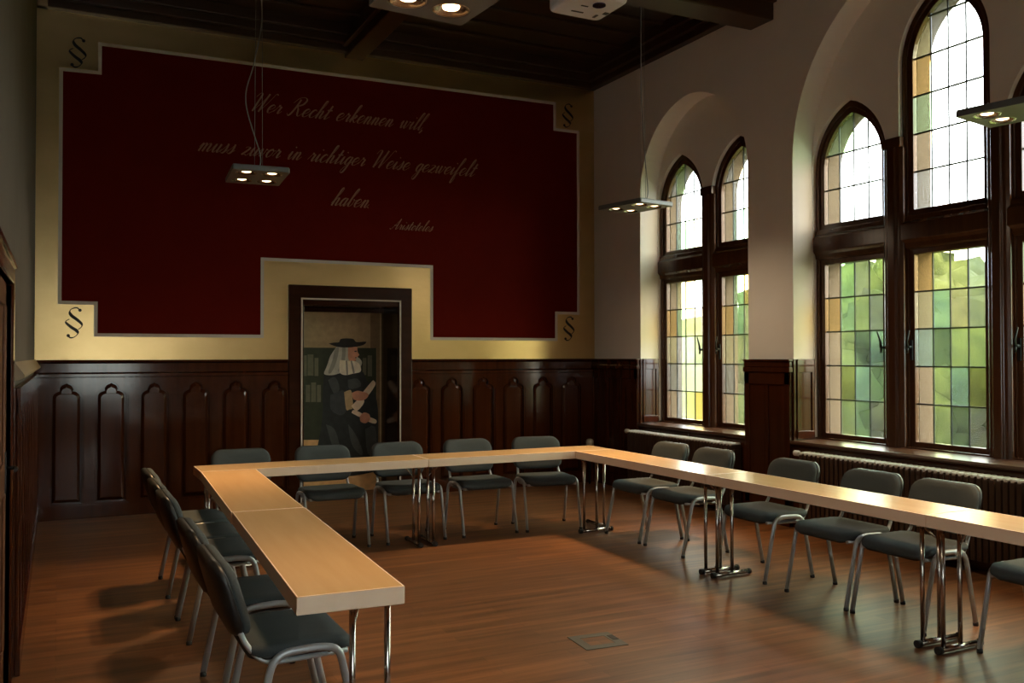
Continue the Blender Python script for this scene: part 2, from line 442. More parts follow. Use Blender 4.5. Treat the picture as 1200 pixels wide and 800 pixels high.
def make_window(w, label):
    win = thing('window_%d' % w['n'], label, 'window', (0, 0, 0), kind='structure')
    holes = []
    for c in w['cols']:
        holes.append(rect(c[0]-.045, c[1]+.045, w['zl'][0]-.045, w['zl'][1]+.045))
        holes.append(lancet(c[0]-.045, c[1]+.045, w['zu']-.045, c[2], c[3]+.05))
    MB().prism([union_outline(w, -.004, 0)]+holes, FX, FX+.08, YZ).build('frame', M['winwood'], win, bevel=.008)
    cols = sorted(w['cols'])
    for a, b in zip(cols, cols[1:]):
        ym = (a[1]+b[0])/2; hw = (b[0]-a[1])/2-.06
        mb = MB()
        mb.prism([[(ym-hw, 0), (ym+hw, 0), (ym+hw, .03), (ym+hw*.72, .05), (ym+hw*.5, .05), (ym+hw*.36, .07), (ym-hw*.36, .07), (ym-hw*.5, .05), (ym-hw*.72, .05), (ym-hw, .03)]],
                 .80, 3.40, lambda u, v, d: (FX-v, u, d))
        mb.box(FX-.06, FX, ym-hw*.9, ym+hw*.9, 3.40, 3.49)
        mb.build('mullion', M['winwood'], win, bevel=.006)
    y0, y1 = w['out']
    mb = MB()
    zm = (w['zl'][1]+w['zu'])/2; hh = (w['zu']-w['zl'][1])/2-.055
    mb.prism([[(zm-hh, 0), (zm+hh, 0), (zm+hh, .015), (zm+hh*.7, .022), (zm+hh*.5, .045), (zm-hh*.5, .045), (zm-hh*.7, .022), (zm-hh, .015)]], y0+.01, y1-.01,
             lambda u, v, d: (FX-v, d, u))
    mb.build('transom', M['winwood'], win, bevel=.006)
    MB().box(FX-.03, FX+.02, y0+.005, y1-.005, .80, .835).build('bottom_rail', M['winwood'], win, bevel=.006)
    for ci, c in enumerate(cols):
        if len(cols) == 3: side = {0: 1, 1: 1, 2: -1}[ci]
        else: side = {0: 1, 1: -1}[ci]
        make_light(win, w, ci, c, w['zl'][0], w['zl'][1], 'l', side)
        make_light(win, w, ci, c, w['zu'], 0, 'u', 0)
    return win
make_window(WIN[0], 'narrow leaded window with two arched lights nearest the end wall')
make_window(WIN[1], 'large leaded window with a tall middle arch at the right')
make_window(WIN[2], 'leaded window on the near part of the window wall')

# plain casement window behind the camera
w4 = thing('window_4', 'plain casement window in the wall behind the camera', 'window', (0, 0, 0), kind='structure')
mb = MB(); a, b, c, d = W4; xm = (a+b)/2
mb.prism([rect(a, b, c, d), rect(a+.07, xm-.04, c+.07, d-.07), rect(xm+.04, b-.07, c+.07, d-.07)], YF-.16, YF-.09, XZ)
mb.build('frame', M['winwood'], w4, bevel=.006)
for x0, x1 in ((a+.07, xm-.04), (xm+.04, b-.07)):
    MB().prism([rect(x0, x1, c+.07, d-.07)], YF-.13, YF-.125, XZ).build('pane', GL['C'], w4)

# sills, panelled reveals, wood panelling
def sill(n, y0, y1, label):
    mb = MB(); mb.prism([[(6.175, .775), (6.165, .79), (6.175, .81), (6.50, .822), (6.50, .775)]], y0, y1, lambda u, v, d: (u, d, v))
    tag(mb.build(n, M['woody'], bevel=.004), label, 'window sill', kind='structure')
sill('trim_6', N1[0]+.0, N1[1]-.0, 'dark polished sill under the narrow arched window')
sill('trim_7', N2[0], N2[1], 'dark polished sill under the large three light window')
sill('trim_8', N3[0], N3[1], 'dark polished sill on the near window')
def reveal_panel(mb, y, s):
    mb.box(6.20, PX+.0, min(y, y+s*.02), max(y, y+s*.02), .80, DADO)
    mb.box(6.235, 6.27, min(y, y+s*.032), max(y, y+s*.032), .86, 1.46)
    mb.box(6.42, 6.452, min(y, y+s*.032), max(y, y+s*.032), .86, 1.46)
    mb.box(6.235, 6.452, min(y, y+s*.034), max(y, y+s*.034), 1.45, DADO)
    mb.box(6.235, 6.452, min(y, y+s*.034), max(y, y+s*.034), .822, .90)
def pier(n, y0, y1, label, left=True, right=True):
    mb = MB()
    mb.box(6.175, XR, y0-.0, y1+.0, 0, 1.45)
    mb.box(6.15, XR, y0-.012, y1+.012, 1.45, 1.50); mb.box(6.16, XR, y0-.006, y1+.006, 1.50, 1.555); mb.box(6.145, XR, y0-.014, y1+.014, 1.555, DADO)
    mb.box(6.155, 6.175, y0, y1, 0, .16)
    st = .07
    mb.box(6.163, 6.175, y0, y0+st, .16, 1.45); mb.box(6.163, 6.175, y1-st, y1, .16, 1.45)
    mb.box(6.163, 6.175, y0, y1, 1.33, 1.45); mb.box(6.163, 6.175, y0, y1, .16, .28)
    k = max(1, round((y1-y0-2*st)/.3)); wd = (y1-y0-2*st)/k
    for i in range(1, k):
        yy = y0+st+i*wd; mb.box(6.163, 6.175, yy-.025, yy+.025, .28, 1.33)
    if right: reveal_panel(mb, y0, -1)
    if left: reveal_panel(mb, y1, 1)
    tag(mb.build(n, M['wood'], bevel=.005), label, 'wood panelling', kind='structure')
pier('trim_9', N1[1], YB, 'dark wainscot on the window wall in the far corner', left=False)
pier('trim_10', N2[1], N1[0], 'dark panelled dado on the pier between the two windows')
pier('trim_11', N3[1], N2[0], 'dark panelled dado on the near pier')
mb = MB()
for a, b in (N1, N2, N3): mb.box(6.195, XR, a, b, 0, .775)
tag(mb.build('trim_12', M['wood'], bevel=.003), 'dark wood boarding below the window sills', 'wood panelling', kind='structure')

# trefoil-headed wainscot on the back wall
def trefoil(x, hw, zb, zs, za):
    """tall panel with rounded shoulders, a cusp on each side and a small pointed head"""
    f = hw*.50; c = zs+(za-zs)*.42
    H = [(hw, zs)]
    for k in range(1, 6):
        t = PI/2*k/5; H.append((f*.86+(hw-f*.86)*math.cos(t), zs+(c-zs)*math.sin(t)))
    for k in range(0, 7):
        t = k/6; H.append((f*math.cos(t*PI*.40)*(1 if k else .95), c+.004+(za-.018-c)*math.sin(t*PI/2)))
    H.append((0, za))
    P = [(x-hw, zb), (x+hw, zb)]+[(x+u, v) for u, v in H]+[(x-u, v) for u, v in reversed(H[:-1])]
    Q = []
    for p in P:
        if not Q or abs(p[0]-Q[-1][0])+abs(p[1]-Q[-1][1]) > 1e-4: Q.append(p)
    return Q
def wainscot(n, x0, x1, centers, label):
    mb = MB()
    mb.box(x0, x1, YB-.012, YB, 0, DADO-.02)
    cut = [trefoil(c, .140, .15, 1.215, 1.358) for c in centers]
    mb.prism([rect(x0, x1, 0, 1.40)]+cut, YB-.050, YB-.012, XZ)
    for c in centers:
        A = trefoil(c, .122, .168, 1.206, 1.343); B = trefoil(c, .096, .194, 1.184, 1.306)
        na = len(A)
        mb.prism([A], YB-.030, YB-.012, XZ)
        VA = [mb.bm.verts.new((u, YB-.0305, v)) for u, v in A]; VB = [mb.bm.verts.new((u, YB-.049, v)) for u, v in B]
        if len(VA) == len(VB):
            for k in range(na): mb.bm.faces.new([VA[k], VA[(k+1) % na], VB[(k+1) % na], VB[k]])
            for t in tessellate_polygon([[Vector((u, v, 0)) for u, v in B]]): mb.bm.faces.new([VB[i] for i in t])
    zf = [(c0+c1)/2 for c0, c1 in zip(centers, centers[1:])]
    for c in zf:
        mb.lathe([(.016, -.012), (.012, 0)], (c, YB-.050, 1.315), 12, 'y')
        mb.box(c-.045, c+.045, YB-.060, YB-.050, .30, 1.215)
    # cap
    mb.prism([[(0, 1.40), (.055, 1.405), (.055, 1.435), (.03, 1.45), (.03, 1.54), (.06, 1.553), (.065, 1.575), (0, 1.575)]], x0, x1, lambda u, v, d: (d, YB-u, v))
    mb.box(x0, x1, YB-.064, YB-.050, 0, .13)
    tag(mb.build(n, M['wood'], bevel=.004), label, 'wood panelling', kind='structure')
wainscot('trim_13', XL, 2.264, [.079+.406*i for i in range(0, 6) if .079+.406*i < 2.13], 'dark wainscot with pointed panels left of the painted doorway')
wainscot('trim_14', 3.70, XR-.05, [3.79+.412*i for i in range(0, 6)], 'dark wainscot with pointed panels right of the painted doorway')

# left wall wainscot and rail
def left_panel(n, y0, y1, label):
    mb = MB()
    mb.box(XL, XL+.02, y0, y1, 0, 1.45)
    k = max(1, round((y1-y0)/.42)); wd = (y1-y0)/k
    for i in range(k+1):
        yy = min(max(y0+i*wd, y0+.04), y1-.04); mb.box(XL+.02, XL+.035, yy-.04, yy+.04, .12, 1.40)
    mb.box(XL+.02, XL+.04, y0, y1, 1.32, 1.45); mb.box(XL+.02, XL+.045, y0, y1, 0, .14)
    tag(mb.build(n, M['wood'], bevel=.004), label, 'wood panelling', kind='structure')
left_panel('trim_15', 5.24, YB-.06, 'dark wainscot on the left wall beyond the door')
left_panel('trim_16', YF, 2.84, 'dark wainscot on the left wall before the door')
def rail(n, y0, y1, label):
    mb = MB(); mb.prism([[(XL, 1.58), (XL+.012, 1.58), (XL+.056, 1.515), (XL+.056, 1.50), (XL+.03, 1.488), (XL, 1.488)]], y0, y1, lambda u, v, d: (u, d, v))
    tag(mb.build(n, M['sheenrail']), label, 'dado rail', kind='structure')
rail('trim_17', 5.245, YB-.065, 'sloping dado rail with window shine painted in on the left wall beyond the door')
rail('trim_18', YF, 2.86, 'sloping dado rail with window shine painted in at the left edge before the door')

# left door
dr = thing('door_1', 'brown wooden door in the left wall at the picture edge', 'door', (0, 0, 0), kind='structure')
mb = MB(); mb.box(XL-.06, XL-.03, LY0, LY1, 0, LZ)
for a, b in ((.0, .12), (.72, .85), (1.45, 1.57)): mb.box(XL-.03, XL-.018, LY0+a, LY0+b, 0, LZ)
for a, b in ((0, .2), (.95, 1.1), (1.85, LZ)): mb.box(XL-.03, XL-.018, LY0, LY1, a, b)
mb.build('leaf', mat('door_wood', (.11, .045, .02), .35, var=(.16, .068, .03), scale=(14, 14, 1.2)), dr, bevel=.005)
mb = MB()
mb.prism([[(LY0-.12, 0), (LY0, 0), (LY0, LZ), (LY1, LZ), (LY1, 0), (LY1+.12, 0), (LY1+.12, LZ+.10), (LY0-.12, LZ+.10)]], XL-.06, XL+.012, YZ)
mb.box(XL-.0, XL+.022, LY0-.12, LY1+.12, LZ+.085, LZ+.11)
mb.build('frame', M['wood'], dr, bevel=.008)
mb = MB(); mb.box(XL-.018, XL-.012, LY1-.10, LY1-.06, .95, 1.15); mb.tube(fillet([(XL-.015, LY1-.08, 1.07), (XL+.03, LY1-.08, 1.07), (XL+.03, LY1-.20, 1.07)], .02), .009)
mb.build('handle', M['iron'], dr)

# central doorway: frame and painted panel
dr = thing('door_2', 'dark wooden door surround with thin pale edge around the painted recess', 'door frame', (0, 0, 0), kind='structure')
fo = [(2.264, 0), (DX0, 0), (DX0, DZ), (DX1, DZ), (DX1, 0), (3.70, 0), (3.70, 2.40), (2.264, 2.40)]
MB().prism([fo], YB-.06, YB, XZ).build('surround', M['woodx'], dr, bevel=.01)
e = .017
MB().prism([[(DX0-e, 0), (DX0, 0), (DX0, DZ), (DX1, DZ), (DX1, 0), (DX1+e, 0), (DX1+e, DZ+e), (DX0-e, DZ+e)]], YB-.07, YB-.061, XZ).build('edge_strip', M['line'], dr)
mb = MB(); mb.box(DX1-.02, DX1, YB-.05, YB+.555, 0, DZ); mb.box(DX0, DX0+.02, YB-.05, YB+.555, 0, DZ)
mb.box(DX0, DX1, YB-.05, YB+.555, DZ-.06, DZ); mb.box(DX0, DX1, YB+.44, YB+.50, DZ-.11, DZ-.06)
mb.build('lining', M['woodx'], dr, bevel=.006)

PAINT = {
 'pil': [(3.382, 2.177), (3.500, 2.179), (3.500, -.0), (3.46, 0), (3.46, 1.709), (3.382, 1.708)],
 'shelf': [(2.44, 1.712), (3.456, 1.709), (3.458, .6), (2.44, .64)],
 'book1': [(2.619, 1.631), (2.688, 1.631), (2.689, 1.383), (2.619, 1.384)],
 'book2': [(2.7, 1.591), (2.747, 1.591), (2.747, 1.377), (2.701, 1.378)],
 'book3': [(2.579, 1.62), (2.61, 1.62), (2.611, 1.379), (2.579, 1.379)],
 'book4': [(2.597, 1.275), (2.649, 1.275), (2.649, 1.073), (2.597, 1.075)],
 'book5': [(2.66, 1.303), (2.718, 1.302), (2.719, 1.072), (2.661, 1.073)],
 'book6': [(2.73, 1.273), (2.777, 1.273), (2.777, 1.07), (2.73, 1.071)],
 'book7': [(3.284, 1.59), (3.33, 1.59), (3.33, 1.383), (3.284, 1.383)],
 'book8': [(3.345, 1.619), (3.401, 1.619), (3.401, 1.367), (3.346, 1.368)],
 'robe': [(2.812, 1.405), (2.989, 1.427), (3.254, 1.442), (3.33, 1.329), (3.414, 1.204), (3.476, .965), (3.476, .43), (3.458, .27), (3.40, .21), (3.05, .18), (2.70, .22), (2.69, .295), (2.749, .61), (2.792, .868), (2.8, 1.185)],
 'fold1': [(2.836, .808), (2.94, .747), (2.999, .57), (3.045, .393), (2.97, .397), (2.896, .603)],
 'fold2': [(3.104, .799), (3.194, .679), (3.286, .469), (3.255, .426), (3.149, .563)],
 'fold3': [(3.316, .733), (3.439, .758), (3.451, .461), (3.347, .436)],
 'fold4': [(2.86, 1.33), (2.95, 1.36), (3.00, 1.22), (2.93, 1.17)],
 'fold5': [(3.10, 1.33), (3.22, 1.34), (3.26, 1.25), (3.12, 1.22)],
 'sleeve': [(2.889, 1.149), (2.97, 1.185), (3.061, 1.192), (3.091, .999), (3.026, .907), (2.895, .98)],
 'cuff': [(3.055, 1.181), (3.10, 1.20), (3.145, 1.191), (3.164, 1.003), (3.12, .975), (3.079, .981)],
 'scrollB': [(3.143, 1.015), (3.26, 1.118), (3.303, 1.058), (3.212, .954)],
 'scrollA': [(3.279, 1.171), (3.395, 1.305), (3.425, 1.31), (3.441, 1.263), (3.34, 1.128)],
 'hand1': [(3.150, 1.173), (3.21, 1.195), (3.26, 1.189), (3.352, 1.157), (3.334, 1.105), (3.261, 1.077), (3.17, 1.095)],
 'scrollC': [(3.146, .933), (3.17, .967), (3.273, .923), (3.261, .876)],
 'scrollD': [(3.346, .885), (3.451, .841), (3.439, .794), (3.334, .833)],
 'hand2': [(3.249, .888), (3.297, .934), (3.365, .909), (3.371, .843), (3.316, .804), (3.255, .829)],
 'hair': [(2.959, 1.719), (3.108, 1.725), (3.115, 1.561), (3.079, 1.438), (2.989, 1.404), (2.90, 1.385), (2.812, 1.4), (2.835, 1.47), (2.858, 1.533), (2.88, 1.60), (2.908, 1.649)],
 'lock1': [(2.94, 1.70), (2.99, 1.71), (2.96, 1.55), (2.90, 1.42), (2.86, 1.42), (2.91, 1.56)],
 'lock2': [(3.03, 1.71), (3.07, 1.71), (3.06, 1.56), (3.01, 1.44), (2.98, 1.44), (3.02, 1.57)],
 'face': [(3.102, 1.725), (3.205, 1.725), (3.217, 1.664), (3.240, 1.625), (3.222, 1.612), (3.22, 1.585), (3.205, 1.561), (3.133, 1.549), (3.102, 1.59)],
 'eye': [(3.178, 1.672), (3.205, 1.677), (3.205, 1.664), (3.18, 1.662)],
 'mouth': [(3.185, 1.596), (3.215, 1.599), (3.215, 1.590), (3.187, 1.588)],
 'beard': [(3.205, 1.60), (3.242, 1.584), (3.272, 1.531), (3.242, 1.472), (3.193, 1.513), (3.199, 1.566)],
 'collar': [(3.001, 1.567), (3.10, 1.555), (3.193, 1.549), (3.248, 1.501), (3.254, 1.425), (3.163, 1.402), (3.061, 1.385), (2.995, 1.427)],
 'pleat1': [(3.07, 1.55), (3.09, 1.55), (3.10, 1.40), (3.08, 1.40)],
 'pleat2': [(3.13, 1.55), (3.15, 1.55), (3.18, 1.42), (3.16, 1.41)],
 'hat': [(2.864, 1.759), (2.93, 1.772), (2.988, 1.777), (3.006, 1.812), (3.05, 1.822), (3.12, 1.822), (3.168, 1.814), (3.205, 1.779), (3.321, 1.785), (3.284, 1.743), (3.163, 1.719), (3.07, 1.714), (2.982, 1.719), (2.91, 1.74)],
}
def pm(n, c, v=None):
    c = tuple(min(1, x*2.0) for x in c)
    return mat('painted_'+n, c, .6, var=v or tuple(x*1.35 for x in c), scale=(14, 14, 14), mixf=.45, spec=.25)
PMATS = dict(wall=pm('wall', (.20, .15, .085)), shelf=pm('shelf', (.022, .026, .016)), book=pm('book', (.075, .075, .05)), dark=pm('dark', (.018, .021, .022)),
             fold=pm('fold', (.040, .047, .047)), sleeve=pm('sleeve', (.032, .037, .040)), cuff=pm('cuff', (.27, .20, .11)), skin=pm('skin', (.34, .17, .11)),
             paper=pm('paper', (.42, .35, .27)), hair=pm('hair', (.27, .27, .23)), lock=pm('lock', (.16, .16, .135)), lace=pm('lace', (.42, .39, .32)), hat=pm('hat', (.012, .011, .010)),
             floor=pm('ground', (.40, .25, .12)), pil=pm('pilaster', (.11, .075, .038)))
pk = list(PMATS)
pt = thing('painting', 'painted panel of a robed figure in a black hat holding scrolls in the doorway', 'painting', (0, 0, 0))
mb = MB(); mb.mi = pk.index('wall'); mb.box(DX0+.02, DX1-.02, YB+.535, YB+.56, .001, DZ-.06)
mb.mi = pk.index('floor'); mb.box(DX0+.02, DX1-.045, YB+.533, YB+.535, .001, .64)
lay = 0
def mk(k):
    for p, m in (('book', 'book'), ('fold', 'fold'), ('scroll', 'paper'), ('hand', 'skin'), ('lock', 'lock'), ('pleat', 'lock')):
        if k.startswith(p): return m
    return {'pil': 'pil', 'shelf': 'shelf', 'robe': 'dark', 'sleeve': 'sleeve', 'cuff': 'cuff', 'hair': 'hair', 'face': 'skin', 'eye': 'dark', 'mouth': 'dark', 'beard': 'hair', 'collar': 'lace', 'hat': 'hat'}[k]
for k, P in PAINT.items():
    lay += 1
    d = YB+.5325-lay*.0006
    mb.mi = pk.index(mk(k))
    Q = P
    if not k.startswith(('book', 'shelf', 'pil')):
        V = smoothpath([(a, b, 0) for a, b in P]+[(P[0][0], P[0][1], 0)], 3)[:-1]; Q = [(v.x, v.y) for v in V]
    mb.prism([Q], d, d+.0004, XZ)
mb.build('picture', list(PMATS.values()), pt)

# ------------------------------------------------------------------ mural with lettering
mu = thing('mural', 'dark red painted field with gold border and script lettering on the end wall', 'mural', (0, 0, 0))
gy = YB-.006
redP = [(-.005, 2.13), (.322, 2.13), (.322, 1.81), (2.006, 1.81), (2.006, 2.652), (3.945, 2.652), (3.945, 1.80), (5.67, 1.80), (5.67, 2.138), (5.995, 2.138),
        (5.995, 4.505), (5.652, 4.505), (5.652, 4.835), (.347, 4.795), (.347, 4.50), (-.005, 4.49)]
gold_out = [(XL+.001, 1.57), (2.264, 1.57), (2.264, 2.40), (3.70, 2.40), (3.70, 1.57), (XR-.001, 1.57), (XR-.001, ZC), (XL+.001, ZC)]
MB().prism([gold_out, redP], gy, YB-.0005, XZ).build('gold_border', M['gold'], mu)
def inset(P, d):
    out = []; n = len(P)
    area = sum(P[i][0]*P[(i+1) % n][1]-P[(i+1) % n][0]*P[i][1] for i in range(n))
    s = 1 if area > 0 else -1
    for i in range(n):
        a, b, c = Vector(P[i-1]), Vector(P[i]), Vector(P[(i+1) % n])
        e1 = (b-a).normalized(); e2 = (c-b).normalized()
        n1 = Vector((-e1.y, e1.x))*s; n2 = Vector((-e2.y, e2.x))*s
        out.append(tuple(b+(n1+n2)*d/(1+n1.dot(n2))))
    return out
redI = inset(redP, .034)
MB().prism([redP, redI], gy-.003, YB-.0005, XZ).build('pale_outline', M['line'], mu)
MB().prism([redI], gy+.001, YB-.0005, XZ).build('red_field', M['red'], mu)

G = {
 'e': (.9, [[(0, .35), (.5, .5), (.72, .78), (.5, 1), (.2, .8), (.12, .4), (.3, .03), (.6, .08), (.95, .45)]]),
 'r': (.9, [[(0, .2), (.25, .9), (.3, 1.08), (.36, .85), (.6, .88), (.56, .3), (.66, .02), (.95, .35)]]),
 'c': (.85, [[(.7, .8), (.55, 1), (.25, .85), (.12, .4), (.3, .03), (.6, .1), (.95, .45)]]),
 'h': (1.05, [[(0, .3), (.4, 1.4), (.5, 2.1), (.36, 2.2), (.25, 1.8), (.2, 0)], [(.2, .4), (.45, .95), (.65, .9), (.65, .2), (.8, .02), (1.1, .4)]]),
 't': (.75, [[(0, .3), (.3, 1.0), (.35, 1.7)], [(.35, 1.7), (.27, .2), (.42, .02), (.8, .4)], [(.05, 1.1), (.65, 1.15)]]),
 'k': (1.0, [[(0, .3), (.4, 1.4), (.5, 2.1), (.36, 2.2), (.25, 1.8), (.2, 0)], [(.2, .4), (.48, .95), (.65, .82), (.5, .58), (.25, .5)], [(.3, .5), (.58, .2), (.8, .02), (1.05, .35)]]),
 'n': (1.05, [[(0, .5), (.2, .98), (.25, .7), (.2, 0)], [(.2, .4), (.5, .98), (.68, .8), (.65, .2), (.8, .02), (1.1, .45)]]),
 'm': (1.55, [[(0, .5), (.2, .98), (.25, .7), (.2, 0)], [(.2, .4), (.5, .98), (.66, .8), (.64, 0)], [(.64, .4), (.95, .98), (1.14, .8), (1.12, .2), (1.27, .02), (1.58, .45)]]),
 'u': (1.05, [[(0, .5), (.2, 1), (.2, .25), (.38, 0), (.7, .5), (.75, 1)], [(.75, 1), (.72, .2), (.86, .02), (1.1, .45)]]),
 's': (.8, [[(0, .1), (.4, .9), (.45, 1.12), (.56, .6), (.5, .15), (.28, .02), (.1, .15)], [(.4, .05), (.85, .45)]]),
 'z': (.9, [[(.1, .85), (.3, 1), (.65, .92), (.45, .5), (.12, .05), (.45, .12), (.7, .0), (.95, .35)]]),
 'v': (.95, [[(0, .6), (.2, 1), (.3, .5), (.36, .03), (.65, .4), (.7, .95), (.76, .85), (1, .85)]]),
 'w': (1.4, [[(0, .6), (.2, 1), (.25, .4), (.38, .02), (.65, .5), (.7, 1)], [(.7, 1), (.72, .3), (.85, .02), (1.12, .45), (1.15, .95), (1.2, .85), (1.42, .85)]]),
 'o': (.9, [[(.55, 1), (.2, .8), (.12, .35), (.35, 0), (.65, .3), (.68, .75), (.5, 1), (.65, .82), (1, .85)]]),
 'i': (.6, [[(0, .4), (.2, 1), (.2, .2), (.36, .02), (.65, .45)], [(.3, 1.45), (.34, 1.55)]]),
 'l': (.65, [[(0, .3), (.45, 1.5), (.5, 2.1), (.35, 2.2), (.22, 1.6), (.2, .25), (.35, .02), (.7, .45)]]),
 'g': (.95, [[(.65, .9), (.4, 1), (.15, .7), (.15, .25), (.35, .02), (.65, .5), (.7, 1)], [(.7, 1), (.65, -.5), (.45, -1), (.2, -.8), (.4, -.2), (1, .45)]]),
 'f': (.75, [[(0, .3), (.5, 1.5), (.6, 2.1), (.42, 2.2), (.3, 1.4), (.2, -.8), (.35, -1), (.5, -.5), (.38, .05), (.8, .45)]]),
 'b': (.9, [[(0, .3), (.4, 1.5), (.5, 2.1), (.35, 2.2), (.22, 1.6), (.2, .3), (.4, .02), (.65, .3), (.65, .75), (.5, .95), (.7, .8), (1, .85)]]),
 'a': (1.0, [[(.65, .9), (.4, 1), (.15, .7), (.15, .25), (.35, .02), (.65, .5), (.7, 1)], [(.7, 1), (.67, .2), (.8, .02), (1.05, .45)]]),
 'W': (2.0, [[(-.2, 1.7), (0, 2.15), (.3, 2.1), (.36, 1.2), (.4, 0)], [(.4, 0), (.9, 1.2), (1.15, 2.2)], [(1.15, 2.2), (1.12, 1), (1.15, 0)], [(1.15, 0), (1.6, 1.1), (1.9, 2.25), (2.2, 2.15)]]),
 'R': (1.7, [[(.5, 2.0), (.47, 1), (.3, .15), (.02, 0), (-.12, .25)], [(-.15, 1.5), (.2, 2.1), (.8, 2.3), (1.25, 2), (1.1, 1.45), (.5, 1.15)], [(.6, 1.15), (.9, .8), (1.15, .2), (1.4, .02), (1.7, .4)]]),
 'A': (1.5, [[(-.2, .2), (.1, 0), (.6, 1), (1.1, 2.2)], [(1.1, 2.2), (1.1, .3), (1.25, .02), (1.55, .4)], [(.35, .8), (1.2, .88)]]),
 ',': (.4, [[(.1, .1), (.1, -.05), (-.05, -.35)]]), '.': (.4, [[(.1, .02), (.12, .1)]]), ' ': (.95, []),
}
def ribbon(mb, pts, wfn, fn, d0, d1):
    n = len(pts); A = []; B = []
    for i, p in enumerate(pts):
        t = (pts[min(i+1, n-1)]-pts[max(i-1, 0)])
        if t.length < 1e-9: t = Vector((1, 0, 0))
        t.normalize(); nn = Vector((-t.y, t.x, 0)); w = wfn(t, i/(n-1))
        A.append(p+nn*w/2); B.append(p-nn*w/2)
    for i in range(n-1):
        mb.face([fn(q.x, q.y, d0) for q in (A[i], A[i+1], B[i+1], B[i])])
        mb.face([fn(q.x, q.y, d1) for q in (B[i], B[i+1], A[i+1], A[i])])
        mb.face([fn(A[i].x, A[i].y, d0), fn(A[i].x, A[i].y, d1), fn(A[i+1].x, A[i+1].y, d1), fn(A[i+1].x, A[i+1].y, d0)])
        mb.face([fn(B[i].x, B[i].y, d1), fn(B[i].x, B[i].y, d0), fn(B[i+1].x, B[i+1].y, d0), fn(B[i+1].x, B[i+1].y, d1)])
def script_line(text, x0, x1, z, h, slant=.62):
    adv = sum(G[c][0] for c in text); sx = (x1-x0)/adv; mb = MB(); cx = 0
    for c in text:
        a, strokes = G[c]
        for s in strokes:
            P = smoothpath([((cx+u)*sx+v*h*slant, v*h, 0) for u, v in s], 4)
            def w(t, f): return h*(.045+.15*max(0, -t.y*.85-t.x*.35) + (.10 if len(s) == 2 and abs(s[0][1]-s[1][1]) < .2 else 0))
            ribbon(mb, P, w, lambda u, v, d: (x0+u, d, z+v), gy-.001, gy+.0015)
        cx += a
    mb.build('lettering', M['letter'], mu, recalc=True)
script_line('Wer Recht erkennen will,', 1.84, 3.86, 4.275, .095)
script_line('muss zuvor in richtiger Weise gezweifelt', 1.30, 4.50, 3.785, .095)
script_line('haben.', 2.735, 3.20, 3.31, .095)
script_line('Aristoteles', 3.45, 3.96, 3.085, .058)

def para(cx, cz, s=.30):
    mb = MB()
    U = [(.66, .93), (.56, 1.0), (.38, .96), (.32, .86), (.40, .74), (.62, .60), (.80, .46), (.80, .36), (.70, .28)]
    Lw = [(.34, .62), (.22, .54), (.28, .46), (.46, .34), (.64, .24), (.70, .14), (.60, .03), (.46, 0), (.36, .06)]
    for S in (U, Lw):
        P = smoothpath([((u-.5+(v-.5)*.12)*s*.84, (v-.5)*s, 0) for u, v in S], 5)
        def w(t, f): return s*(.026+.12*max(0, abs(t.x*.75-t.y*.66)-.35)*math.sin(PI*f))
        ribbon(mb, P, w, lambda u, v, d: (cx+u, d, cz+v), gy-.004, gy)
    for u, v in ((.68, .92), (.37, .07)):
        mb.prism([[(cx+(u-.5+(v-.5)*.12)*s*.84+.016*math.cos(a), cz+(v-.5)*s+.016*math.sin(a)) for a in [2*PI*k/12 for k in range(12)]]], gy-.004, gy, XZ)
    mb.build('paragraph_sign', M['ink'], mu)
for c in ((.155, 4.66), (.137, 1.947), (5.822, 4.685), (5.832, 1.958)): para(*c)

# ------------------------------------------------------------------ tables
def make_table(L, x, y, rz, label):
    w = .404; t = .067; H = .74
    tb = thing('conference_table', label, 'table', (x, y, 0), rz, 'long narrow tables set in a U')
    mb = MB(); mb.mi = 1; mb.box(-w/2, w/2, -L/2+.0015, L/2-.0015, H-t, H-.002)
    mb.mi = 0; mb.box(-w/2, w/2, -L/2+.0015, L/2-.0015, H-.002, H)
    bmesh.ops.remove_doubles(mb.bm, verts=mb.bm.verts[:], dist=1e-5)
    inner = [f for f in mb.bm.faces if abs(f.calc_center_median().z-(H-.002)) < 1e-4]
    topf = [f for f in mb.bm.faces if abs(f.calc_center_median().z-H) < 1e-4]
    bmesh.ops.delete(mb.bm, geom=inner, context='FACES_ONLY')
    ri = bmesh.ops.inset_region(mb.bm, faces=topf, thickness=.009)
    for f in ri['faces']: f.material_index = 1
    mb.build('tabletop', [M['tableTop'], M['tableEdge']], tb, bevel=.005)
    for s in (-1, 1):
        yy = s*(L/2-.065)
        for k, xx in enumerate((-w/2+.05, -w/2+.185)):
            lg = MB().tube([(xx, yy, .03), (xx, yy, H-t)], .0125, 12).build('leg', M['chrome'], tb)
        mb = MB(); mb.tube([(-w/2+.01, yy, .022), (-w/2+.345, yy, .022)], .019, 12, flat=.85)
        ft = mb.build('foot', M['chrome'], tb)
        MB().tube([(-w/2+.0, yy, .021), (-w/2+.03, yy, .021)], .021, 12).build('cap', M['rubber'], ft)
        MB().tube([(-w/2+.335, yy, .021), (-w/2+.352, yy, .021)], .0205, 12).build('cap', M['rubber'], ft)
        mb = MB(); mb.box(-w/2+.03, -w/2+.21, yy-.02, yy+.02, H-t-.012, H-t)
        mb.tube([(-w/2+.185, yy, H-t-.10), (-w/2+.135, yy-s*.09, H-t-.01)], .006, 8)
        mb.build('bracket', M['chrome'], tb)
    return tb
make_table(1.868, 4.44, 6.284, 0, 'beech table on the window side, far one meeting the corner of the U')
make_table(1.885, 4.44, 4.406, 0, 'beech table on the window side, the middle one of the row')
